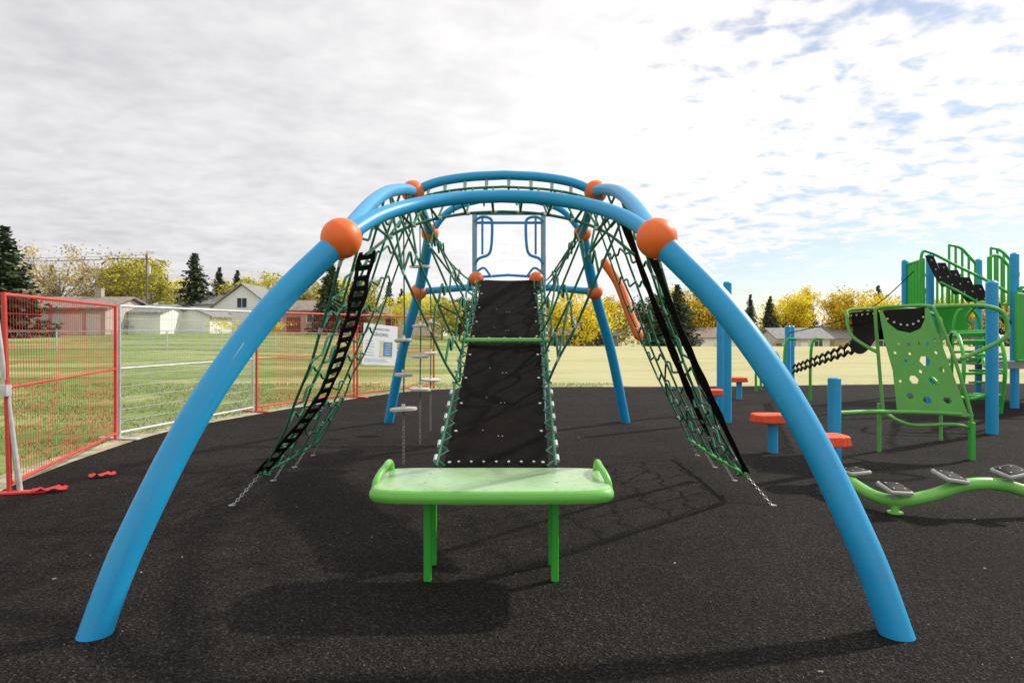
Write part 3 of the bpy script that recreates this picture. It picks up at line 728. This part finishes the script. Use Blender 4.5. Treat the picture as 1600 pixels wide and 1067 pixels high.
lb=root('chain_net_bridge',(5.3,11.5,0),'black twisted rubber link bridge slung between green frames','rope bridge')
m=MB()
A=V((4.75,9.1,1.28)); B=V((5.85,14.2,0.62))
for s_ in (0,1):
    off=V((0.0,0,0.11*s_))
    for k in range(26):
        p=A.lerp(B,k/26)+off; q_=A.lerp(B,(k+1.2)/26)+off
        dz=0.025*(1 if k%2 else -1); m.tube([p+V((0,0,dz)),q_+V((0,0,-dz))],0.022,6)
for k in range(13):
    p=A.lerp(B,k/13); m.tube([p,p+V((0,0,0.11))],0.014,6)
part('links',m,BELT,lb)
for dx in (0,0.55):
    m=MB(); m.tube(catmull([(5.7+dx,14.3,0),(5.7+dx,14.3,0.7),(5.75+dx,14.3,1.25),(5.95+dx,14.3,1.3)],6),0.03,10); part('end_post',m,GREEN,lb)
for x,y,z,r in ((3.47,11.0,2.27,0.066),(3.75,12.3,2.2,0.06),(7.27,18.0,1.6,0.075),(7.50,18.3,1.6,0.07)):
    m=MB(); m.tube([(x,y,0),(x,y,z-0.02),(x,y,z)],[r,r,r*0.7],18); m.tube([(x,y,z*0.62),(x,y,z*0.62+0.05)],r+0.008,18)
    solo('play_post',m,BLUE,'round blue steel play post standing in rubber surface','post',origin=V((x,y,0)),group='blue play posts')
for (x,y) in ((5.9,16.5),(6.2,17.0)):
    m=MB(); m.tube(catmull([(x,y,0.0),(x,y,0.5),(x+0.1,y,0.9),(x+0.35,y,0.95),(x+0.5,y,0.6),(x+0.5,y,0.0)],6),0.03,10)
    solo('bent_green_bar',m,GREEN,'green bent tube exercise bar standing in rubber','exercise bar',origin=V((x,y,0)),group='bent green bars')
m=MB(); m.tube(catmull([(7.27,18,1.40),(7.7,16.3,1.68),(8.05,15.1,2.05),(8.6,14.6,2.75)],8),0.012,6)
solo('steel_cable',m,BELT,'thin black cable strung from blue post to tower','cable',origin=V((7.27,18,1.4)))
# ------------------------------------------------------------------ play tower
tw=root('play_tower',(8.8,13,0),'blue and green play tower with hoop railings and belt climber','play structure')
def tp(name,fn,mt):
    m=MB(); fn(m); part(name,m,mt,tw)
for (x,y,z,r) in ((6.89,9.8,2.2,0.08),(8.45,13.8,3.02,0.075),(8.75,15.2,3.05,0.07),(9.57,13,2.96,0.075),(10.25,15,3.05,0.07),(10.9,13.2,2.96,0.07),(9.0,12.8,2.3,0.05),(11.6,15,3.0,0.066)):
    tp('post',lambda m:(m.tube([(x,y,0),(x,y,z-0.03),(x,y,z)],[r,r,r*0.6],18),m.tube([(x,y,z-0.45),(x,y,z-0.38)],r+0.008,18)),BLUE)
tp('deck',lambda m:m.box((10.3,14.0,0.83),(1.9,2.3,0.09),bev=0.02),PADG)
tp('deck',lambda m:m.box((9.4,14.4,1.35),(1.3,1.3,0.08),bev=0.02),PADG)
def slats(m,x0,x1,y0,y1,z0,z1,n,r=0.018):
    for k in range(n+1):
        t_=k/n; m.tube([(x0+(x1-x0)*t_,y0+(y1-y0)*t_,z0),(x0+(x1-x0)*t_,y0+(y1-y0)*t_,z1)],r,8)
    m.tube([(x0,y0,z0),(x1,y1,z0)],0.026,8); m.tube([(x0,y0,z1),(x1,y1,z1)],0.026,8)
tp('slatted_railing',lambda m:slats(m,8.50,9.12,11.5,12.0,0.98,2.10,9,0.028),GREEN)
tp('slatted_railing',lambda m:slats(m,9.15,9.52,12.3,12.85,0.98,2.2,5,0.026),GREEN)
tp('slatted_railing',lambda m:slats(m,9.62,10.85,12.9,13.1,0.98,2.3,12,0.026),GREEN)
tp('slatted_railing',lambda m:slats(m,8.50,8.78,14.1,15.1,1.4,2.95,5,0.028),GREEN)
tp('slatted_railing',lambda m:slats(m,8.85,9.9,15.1,15.0,1.5,2.7,10,0.026),GREEN)
tp('green_panel',lambda m:m.box((8.95,13.95,1.72),(0.75,0.04,0.62),bev=0.012),GREEN)
def crown(m,x0,y0,x1,y1,zb,tops):
    a=V((x0,y0,0)); b=V((x1,y1,0)); n=len(tops)-1
    top=[a.lerp(b,k/n)+V((0,0,tops[k])) for k in range(n+1)]
    m.tube(catmull(top,4),0.028,10); m.tube([a+V((0,0,zb)),b+V((0,0,zb))],0.024,8)
    for k in range(n+1): m.tube([a.lerp(b,k/n)+V((0,0,zb)),top[k]],0.024,8)
tp('barrier',lambda m:crown(m,8.9,13.9,9.5,14.0,2.0,[3.22,3.20,3.14,3.0,2.86]),GREEN)
tp('barrier',lambda m:crown(m,9.75,13.9,10.35,14.0,2.0,[3.16,3.14,3.06,2.92,2.82]),GREEN)
tp('barrier',lambda m:crown(m,9.35,13.4,9.95,13.5,2.0,[2.9,2.96,2.9,2.76,2.66]),GREEN)
for k in range(6):
    x0=7.98+0.235*k; z0_=2.93-0.14*k
    m=MB(); g_=lambda u_,v_,x0=x0,z0_=z0_: V((x0+0.16*v_+0.20*u_,13.2-0.2*u_,z0_-0.62*u_-0.05*math.sin(math.pi*u_)))
    m.grid(g_,10,2,0,0.015,(0,-1,0))
    for j in range(4):
        p=g_(0.12+0.25*j,0.5)+V((0,-0.018,0)); m.tube([p,p+V((0,-0.008,0))],0.014,8,mi=1)
    part('belt_step',m,[BELT,BOLT],tw)
tp('belt_rail',lambda m:m.tube(catmull([(7.95,13.25,2.5),(7.95,13.25,2.95),(8.1,13.25,3.0),(8.6,13.22,2.74),(9.15,13.1,2.42),(9.45,13.0,2.2)],6),0.028,10),GREEN)
tp('belt_rail',lambda m:m.tube(catmull([(8.15,13.0,2.4),(8.75,13.0,2.08),(9.4,12.95,1.66)],6),0.028,10),GREEN)
def lad(m):
    l1=catmull([(6.95,10.6,0.2),(6.95,10.5,0.9),(7.15,10.9,1.35),(7.6,11.8,1.45),(8.1,12.6,1.2),(8.6,13.2,0.85)],8); l2=[p+V((0.55,-0.12,0.02)) for p in l1]
    m.tube(l1,0.028,10); m.tube(l2,0.028,10)
    for k in range(3,len(l1)-1,4): m.tube([l1[k],l2[k]],0.022,8)
tp('arched_ladder',lad,GREEN)
tp('curved_rail',lambda m:m.tube(catmull([(6.85,9.85,0.55),(6.55,9.9,0.5),(6.3,10.1,0.7),(6.25,10.6,1.05),(6.6,11.2,1.1)],8),0.028,10),GREEN)
tp('curved_rail',lambda m:m.tube(catmull([(6.89,9.8,1.85),(7.0,10.2,1.9),(7.4,11.0,1.8),(8.0,12.0,1.7),(8.5,12.6,1.6)],8),0.028,10),GREEN)
tp('curved_rail',lambda m:m.tube(catmull([(6.89,9.8,1.0),(7.2,10.4,0.95),(7.8,11.3,1.1),(8.3,12.0,1.05),(8.6,12.6,0.9)],8),0.028,10),GREEN)
tp('curved_rail',lambda m:m.tube(catmull([(8.3,12.9,0.0),(8.25,12.8,0.9),(8.3,12.8,1.7),(8.5,12.8,1.9),(8.75,12.8,1.7),(8.8,12.8,0.9)],8),0.028,10),GREEN)
tp('side_panel',lambda m:m.box((9.0,12.0,0.88),(0.95,0.05,0.14),bev=0.01),PADG)
tp('climbing_net_rungs',lambda m:[m.tube([(8.5,12.7,0.3+0.22*k),(9.1,12.6,0.3+0.22*k)],0.022,8) for k in range(4)],GREEN)
# ------------------------------------------------------------------ houses
def house(x,y,w_,d_,he,hr,ridge,wall,roof,wins,doors,label,rot=0.0,cat='house',chim=False):
    z=gz(x,y); rt=root('house' if cat=='house' else 'garage',(x,y,z-0.05),label,cat,rot=rot)
    m=MB(); hw=w_/2
    if ridge=='x':
        prof=[(0,0,0),(0,d_,0),(0,d_,he),(0,d_/2,hr-0.15),(0,0,he)]
        m.prism([V((-hw,p[1],p[2])) for p in prof],(w_,0,0))
    else:
        m.prism([V((-hw,0,0)),V((hw,0,0)),V((hw,0,he)),V((0,0,hr-0.15)),V((-hw,0,he))],(0,d_,0))
    part('wall',m,wall,rt,smooth=False,local=True)
    m=MB(); ov=0.45; th=0.16
    if ridge=='x':
        s_=(hr-he)/(d_/2)
        for a_,b_ in ((-ov,he-ov*s_),(d_+ov,he-ov*s_)):
            m.prism([V((-hw-ov,a_,b_)),V((-hw-ov,d_/2,hr)),V((-hw-ov,d_/2,hr+th)),V((-hw-ov,a_,b_+th))],(w_+2*ov,0,0))
    else:
        s_=(hr-he)/hw
        for sx in (-1,1):
            m.prism([V((sx*(hw+ov),-ov,he-ov*s_)),V((0,-ov,hr)),V((0,-ov,hr+th)),V((sx*(hw+ov),-ov,he-ov*s_+th))],(0,d_+2*ov,0))
    part('roof',m,roof,rt,smooth=False,local=True)
    for (cx,cz,ww,wh) in wins:
        m=MB(); m.box((cx,-0.03,cz),(ww+0.16,0.05,wh+0.16),mi=0); m.box((cx,-0.06,cz),(ww,0.03,wh),mi=1); m.box((cx,-0.085,cz),(0.05,0.02,wh),mi=0)
        part('window',m,[WHITE,GLASS],rt,smooth=False,local=True)
    for (cx,ww,wh,mt_) in doors:
        m=MB(); m.box((cx,-0.03,wh/2+0.02),(ww,0.06,wh))
        for k in range(1,5): m.box((cx,-0.065,wh*k/5),(ww*0.96,0.012,0.05))
        part('door',m,mt_,rt,smooth=False,local=True)
    if chim:
        m=MB(); m.box((hw*0.4,d_*0.5,hr+0.3),(0.7,0.6,1.3)); m.box((hw*0.4,d_*0.5,hr+1.0),(0.8,0.7,0.12)); part('chimney',m,TANW,rt,smooth=False,local=True)
GDOOR=mat('garage_door_white',(0.86,0.85,0.83),0.6,0.04,2); BDOOR=mat('brown_door',(0.20,0.11,0.07),0.6,0.1,2); DGREY=mat('dark_grey_siding',(0.24,0.25,0.25),0.8,0.1,1.5); BRICKW=mat('taupe_siding',(0.58,0.52,0.47),0.8,0.08,1.5)
house(-46.0,68,11.0,9,2.7,3.9,'x',BRICKW,ROOFB,[(-4.6,1.6,1.2,0.9)],[(-1.6,2.9,2.1,GDOOR),(1.7,2.9,2.1,GDOOR),(4.3,1.4,2.1,GDOOR),(-3.6,0.8,2.0,BDOOR)],'low taupe house with brown shingle roof and white garage doors',chim=True)
house(-55.5,70,6,8,3.0,4.2,'x',TANW,ROOFB,[(0.5,1.8,1.6,1.1)],[(-1.5,0.9,2.1,BDOOR)],'low tan brick house with brown shingle roof')
house(-51.0,86,10,8,3.6,5.2,'x',GREYW,ROOF,[(-2,2.2,1.6,1.1),(2,2.2,1.6,1.1)],[],'grey bungalow with shallow grey roof behind garages')
house(-39.6,72,5.0,6,2.3,3.1,'x',WHITE,ROOF,[(-1.6,1.5,1.0,0.8)],[(0.7,2.5,2.0,GDOOR)],'small white garage with grey roof and wide door')
house(-36.2,77,4.2,6,2.0,2.9,'y',WHITE,ROOF,[],[(0,2.6,1.8,GDOOR)],'white gabled single garage',cat='garage')
house(-44.5,92,11,8,3.9,5.2,'x',WHITE,ROOF,[(-3,2.6,2,1.1),(1,2.6,2,1.1)],[],'pale bungalow with dark grey shingle roof')
house(-34.8,88,7.5,8,3.4,6.3,'y',WHITE,ROOF,[(0,3.9,1.2,1.2),(-2,2,1.2,1.1),(2,2,1.2,1.1)],[],'steep gabled white house with grey roof')
house(-29.0,86,6,7,2.9,4.1,'x',TANW,ROOFB,[(-1,1.8,1.6,1.0)],[(1.5,1.8,2.0,BDOOR)],'tan bungalow with brown roof')
house(-22.5,84,7,7,2.8,3.9,'x',TANW,ROOFB,[(-2,1.8,1.4,1.0),(1.5,1.8,1.4,1.0)],[],'brown bungalow with shallow roof')
house(-13.5,88,9,7,2.6,3.8,'x',WHITE,ROOF,[(-2,1.7,1.6,1.0),(2,1.7,1.6,1.0)],[],'white bungalow with grey roof')
house(36.8,86,6.5,7,2.4,3.6,'x',GREYW,ROOF,[(-1.8,1.6,1.4,1.0),(1.8,1.6,1.0,1.0)],[(0,0.9,1.9,GDOOR)],'grey bungalow with pale grey shingle roof below field edge')
house(26.5,92,8,7,2.5,3.7,'x',WHITE,ROOFB,[(-2,1.6,1.4,1.0),(2,1.6,1.4,1.0)],[],'white bungalow with brown roof below field edge')
house(48,92,9,7,2.5,3.9,'x',TANW,ROOF,[(-2,1.6,1.4,1.0),(2,1.6,1.4,1.0)],[],'tan bungalow with grey roof below field edge')
house(10,94,9,7,2.5,3.8,'x',DGREY,ROOF,[(-2,1.6,1.4,1.0),(2,1.6,1.4,1.0)],[],'dark grey bungalow below field edge')
for (x,y,h) in ((-42.8,80,9.1),(-72,78,9.3)):
    z=gz(x,y); up_=root('utility_pole',(x,y,z),'tall weathered wooden utility pole with crossarm and wires','utility pole','utility poles')
    m=MB(); m.tube([(x,y,z-0.1),(x,y,z+h)],[0.16,0.10],10); part('pole',m,WOOD,up_)
    m=MB(); m.box((x,y-0.12,z+h-0.5),(1.3,0.1,0.12)); part('crossarm',m,WOOD,up_)
    m=MB(); m.tube([(x+0.35,y-0.2,z+h-2.2),(x+0.35,y-0.2,z+h-1.3)],0.2,12); part('transformer',m,GREYW,up_)
for k,(dx,dz) in enumerate(((-0.6,-0.35),(0.6,-0.35),(0,0.0),(0,-2.6))):
    A=V((-42.8+dx,79.8,gz(-42.8,80)+9.1+dz)); B=V((-72+dx,77.8,gz(-72,78)+9.3+dz)); m=MB()
    m.tube(catmull([A,(A+B)/2-V((0,0,0.55)),B],8),0.02,5); solo('power_line',m,BELT,'thin dark overhead wire between utility poles','wire',origin=A,group='overhead wires')
cf=root('chain_link_fence',(-20,36,0.2),'low galvanised chain link fence crossing the grass field','fence')
m=MB(); 
px=[-40+3.2*k for k in range(11)]
def fy(x): return 40+ (x+40)*0.06
for x in px:
    mm_=MB(); zz_=gz(x,fy(x)); mm_.tube([(x,fy(x),zz_),(x,fy(x),zz_+1.15)],0.04,8); part('post',mm_,STEEL,cf)
for zt in (1.12,0.12):
    m.tube([(x,fy(x),gz(x,fy(x))+zt) for x in px],0.022,6)
for k in range(60):
    x=-40+32*k/60.0; m.tube([(x,fy(x),gz(x,fy(x))+0.1),(x+0.53,fy(x),gz(x,fy(x))+1.1)],0.006,3,cap=False); m.tube([(x+0.53,fy(x),gz(x,fy(x))+0.1),(x,fy(x),gz(x,fy(x))+1.1)],0.006,3,cap=False)
part('wire_netting',m,STEEL,cf)
# ------------------------------------------------------------------ trees (unit 10 m)
def leafquad(m,c,s_,rnd):
    a=V((rnd.gauss(0,1),rnd.gauss(0,1),rnd.gauss(0,1))).normalized(); b=a.orthogonal().normalized(); b=(Matrix.Rotation(rnd.random()*6.28,3,a)@b); c2=a.cross(b)
    m.face([c-b*s_,c+c2*s_*0.6,c+b*s_,c-c2*s_*0.6])
def deciduous(seed,width,leafmat,barkmat,nclump,nleaf,leafs,label):
    rnd=random.Random(seed); rt=root('tree',(0,0,0),label,'tree','trees around the field')
    m=MB(); m.tube([(0,0,-0.2),(0.05,0,1.2),(0.1,0.05,2.6),(0.0,0.1,4.5),(0.1,0.1,7)],[0.28,0.22,0.18,0.12,0.03],8)
    cl=[]
    for k in range(16):
        z0=rnd.uniform(1.5,4.8); a=k*2.4+rnd.random(); rr=width/2*rnd.uniform(0.45,0.95); z1=min(9.6,z0+rnd.uniform(1.5,4.8))
        e=V((math.cos(a)*rr,math.sin(a)*rr,z1)); s0=V((0.05,0.05,z0))
        mid_=s0.lerp(e,0.5)+V((0,0,-0.3)); m.tube(catmull([s0,mid_,e],4),[0.10-0.008*q for q in range(9)],6)
        cl.append(e); cl.append(s0.lerp(e,0.7))
        for j in range(3):
            e2=e+V((rnd.gauss(0,0.8),rnd.gauss(0,0.8),rnd.uniform(0,1.2))); m.tube([mid_.lerp(e,0.5),e2],[0.035,0.01],4); cl.append(e2)
    part('trunk',m,barkmat,rt,local=True)
    while len(cl)<nclump:
        a=rnd.random()*6.28; z=rnd.uniform(1.6,9.7); prof_=math.sin(math.pi*min(1,max(0,(z-0.6)/9.6)))**0.6; rr=width/2*prof_*math.sqrt(rnd.random())
        cl.append(V((math.cos(a)*rr,math.sin(a)*rr,z)))
    m=MB()
    for c in cl[:nclump]:
        sp_=rnd.uniform(0.35,0.7)
        for k in range(nleaf):
            p=c+V((rnd.gauss(0,sp_),rnd.gauss(0,sp_),rnd.gauss(0,sp_*0.7)))
            if p.z<0.7: continue
            leafquad(m,p,leafs*rnd.uniform(0.6,1.3),rnd)
    part('crown',m,leafmat,rt,smooth=False,local=True)
    return rt
def spruce(seed,width,label):
    rnd=random.Random(seed); rt=root('spruce_tree',(0,0,0),label,'tree','spruce trees around the field')
    m=MB(); m.tube([(0,0,-0.2),(0,0,9.8)],[0.22,0.03],8); part('trunk',m,BARK,rt,local=True)
    m=MB(); L_=34
    for i in range(L_):
        t_=i/(L_-1); z=0.7+9.2*t_; R0=width/2*(1-t_)**0.80*(0.80+0.35*rnd.random())+0.08; nb=max(5,int(16*(1-t_)+6))
        for k in range(nb):
            a=rnd.random()*6.28; rl=R0*rnd.uniform(0.7,1.15)
            for q in range(9):
                f_=(q+rnd.random())/9; p=V((math.cos(a)*rl*f_,math.sin(a)*rl*f_,z-0.30*rl*f_+0.12*f_*f_))
                p+=V((rnd.gauss(0,0.07),rnd.gauss(0,0.07),rnd.gauss(0,0.05)))
                leafquad(m,p,0.22*rnd.uniform(0.6,1.3)*(1.15-0.4*t_),rnd)
    part('crown',m,LSPR,rt,smooth=False,local=True); return rt
srcs={}
srcs['g']=[deciduous(1,8.0,LYEL,BARK,105,50,0.18,'golden autumn tree with rounded uneven crown'),deciduous(2,6.0,LYEL,BARK,95,50,0.18,'golden autumn tree with upright crown')]
srcs['y']=[deciduous(3,7.5,LYG,BARK,110,52,0.18,'yellow-green autumn tree with loose crown'),deciduous(4,8.5,LYG,BARKP,110,48,0.18,'yellow-green spreading tree with pale limbs')]
srcs['b']=[deciduous(5,9.0,LTAN,BARKP,95,36,0.13,'nearly bare tree with thin tan leaves'),deciduous(6,8.0,LTAN,BARKP,95,38,0.13,'thinning tan-leaved tree with pale branches')]
srcs['o']=[deciduous(7,8.5,LOLI,BARK,150,70,0.20,'dark olive-green broad leafy tree')]
srcs['s']=[spruce(8,4.8,'dark green conical spruce tree'),spruce(9,5.8,'broad dark green spruce tree'),spruce(10,4.0,'narrow dark green spruce tree')]
used=set()
TL=[('s',-44.6,60,9.7,1.7),('s',-48.0,62,8.6,1.6),('b',-56.2,85,10.6,1.1),('b',-52.0,88,10.6,1.1),('b',-60.5,84,9.6,1),('y',-47.6,86,9.4,1.1),('y',-50.5,92,9.8,1),
('s',-43.7,94,10.8,1.4),('s',-42.0,98,9.2,1.2),('s',-40.2,100,9,1.1),('s',-50.5,96,7.5,1),('y',-37.4,97,7.6,1),('y',-47.7,98,7.5,1),('y',-34.2,100,8.8,1),('b',-31.5,100,8.0,1),('y',-28.5,98,7.6,1),('y',-39.5,102,8.0,1),
('s',-19.1,72,7.9,1.4),('s',-17.4,76,6.6,1.15),('s',-21.3,78,6.2,1),('y',-18.6,85,6.5,1),('s',-16.6,92,6.9,1),('s',-15.2,94,6.2,1),('y',-12,80,5.2,1),('y',-9.8,84,5.0,1),('y',-7.7,75,4.8,1.1),('o',-6.0,78,4.9,1),('y',-4,86,5.0,1),('y',-24.5,96,7.5,1),('y',-14,98,6.5,1),
('y',0.5,92,5.6,1),('y',5,90,6.4,1),('g',8.9,88,8.6,1.15),('g',11.8,93,7.8,1.1),('y',14.6,97,7.0,1),('s',15.6,70,6.4,1.5),('s',17.2,71,6.8,1.6),('o',16.2,75,6.4,1.1),('g',24.6,98,9.6,1.0),('g',27.8,100,9.9,1.05),('g',31.2,100,7.6,.9),
('s',34.2,98,8.4,1.0),('s',36.9,98,7.8,1),('s',38.6,102,8.4,1.0),('g',41.4,104,9.0,1),('g',43.8,105,9.9,.8),('s',46.0,106,9.2,.9),('g',46.4,95,8.4,1.1),('g',49.4,96,9.4,1.15),('s',52.5,106,9.0,.9),('g',54.0,100,8.6,1.0),('s',57.9,108,10.4,1.0),('g',57.8,101,8.8,1.0),('y',61.5,102,8.8,1),
('s',64.0,106,9.8,1),('g',67,102,8.6,1.0),('y',70.5,104,8.6,1.1),('s',73.0,104,9.6,1),('g',75,103,8.8,1.1),('s',78,104,9.4,1),('y',81,104,8.6,1),('s',20.9,100,8.6,1.0),('y',-56,98,9,1),('s',-62,92,9,1)]
for i,(k,x,y,h,ws) in enumerate(TL):
    L_=srcs[k]; sidx=i%len(L_); s_=L_[sidx]; sc=h/10.0
    loc=(x,y,gz(x,y)); scl=(sc*ws*1.05,sc*ws*1.05,sc); rot=R.random()*6.28
    if (k,sidx) not in used:
        used.add((k,sidx)); s_.location=loc; s_.scale=scl; s_.rotation_euler=(0,0,rot)
    else: copy_tree(s_,loc,scl,rot)
m=MB(); rnd=random.Random(44)
for i in range(260):
    x=-190+400*i/260+rnd.uniform(-2,2); y=rnd.uniform(125,165); z0=gz(x,y); hh=rnd.uniform(2.8,7.2)*(1 if x>0 else 0.85); ww=rnd.uniform(1.4,3.0)
    for k in range(110):
        zt=rnd.random(); p=V((x+rnd.gauss(0,ww*(1.05-zt*0.85)),y+rnd.gauss(0,ww*0.7),z0+0.2+hh*zt)); leafquad(m,p,0.38*rnd.uniform(0.6,1.3),rnd)
solo('woodland',m,LWOOD,'distant mixed autumn woodland line','woodland',kind='stuff',smooth=False)
for i,(x,y,h) in enumerate(((-43.6,71,1.0),(-41.9,71.0,0.8),(-32,76,1.2),(-30,80,1.3),(-27,79,1.1),(-20,80,1.2),(24,88,1.4),(33,84,1.5),(43,87,1.6))):
    m=MB(); rnd=random.Random(100+i); z=gz(x,y)
    for c in range(16):
        cc=V((x+rnd.gauss(0,0.8),y+rnd.gauss(0,0.5),z+rnd.uniform(0.2,h)))
        for k in range(40): leafquad(m,cc+V((rnd.gauss(0,.25),rnd.gauss(0,.25),abs(rnd.gauss(0,.25)))),0.09,rnd)
    solo('bush',m,LOLI if i%2 else LYG,'low leafy garden bush beside houses','bush',smooth=False,origin=V((x,y,z)),group='garden bushes')
scene.view_settings.view_transform='Standard'; scene.view_settings.look='None'; scene.view_settings.exposure=0; scene.view_settings.gamma=1
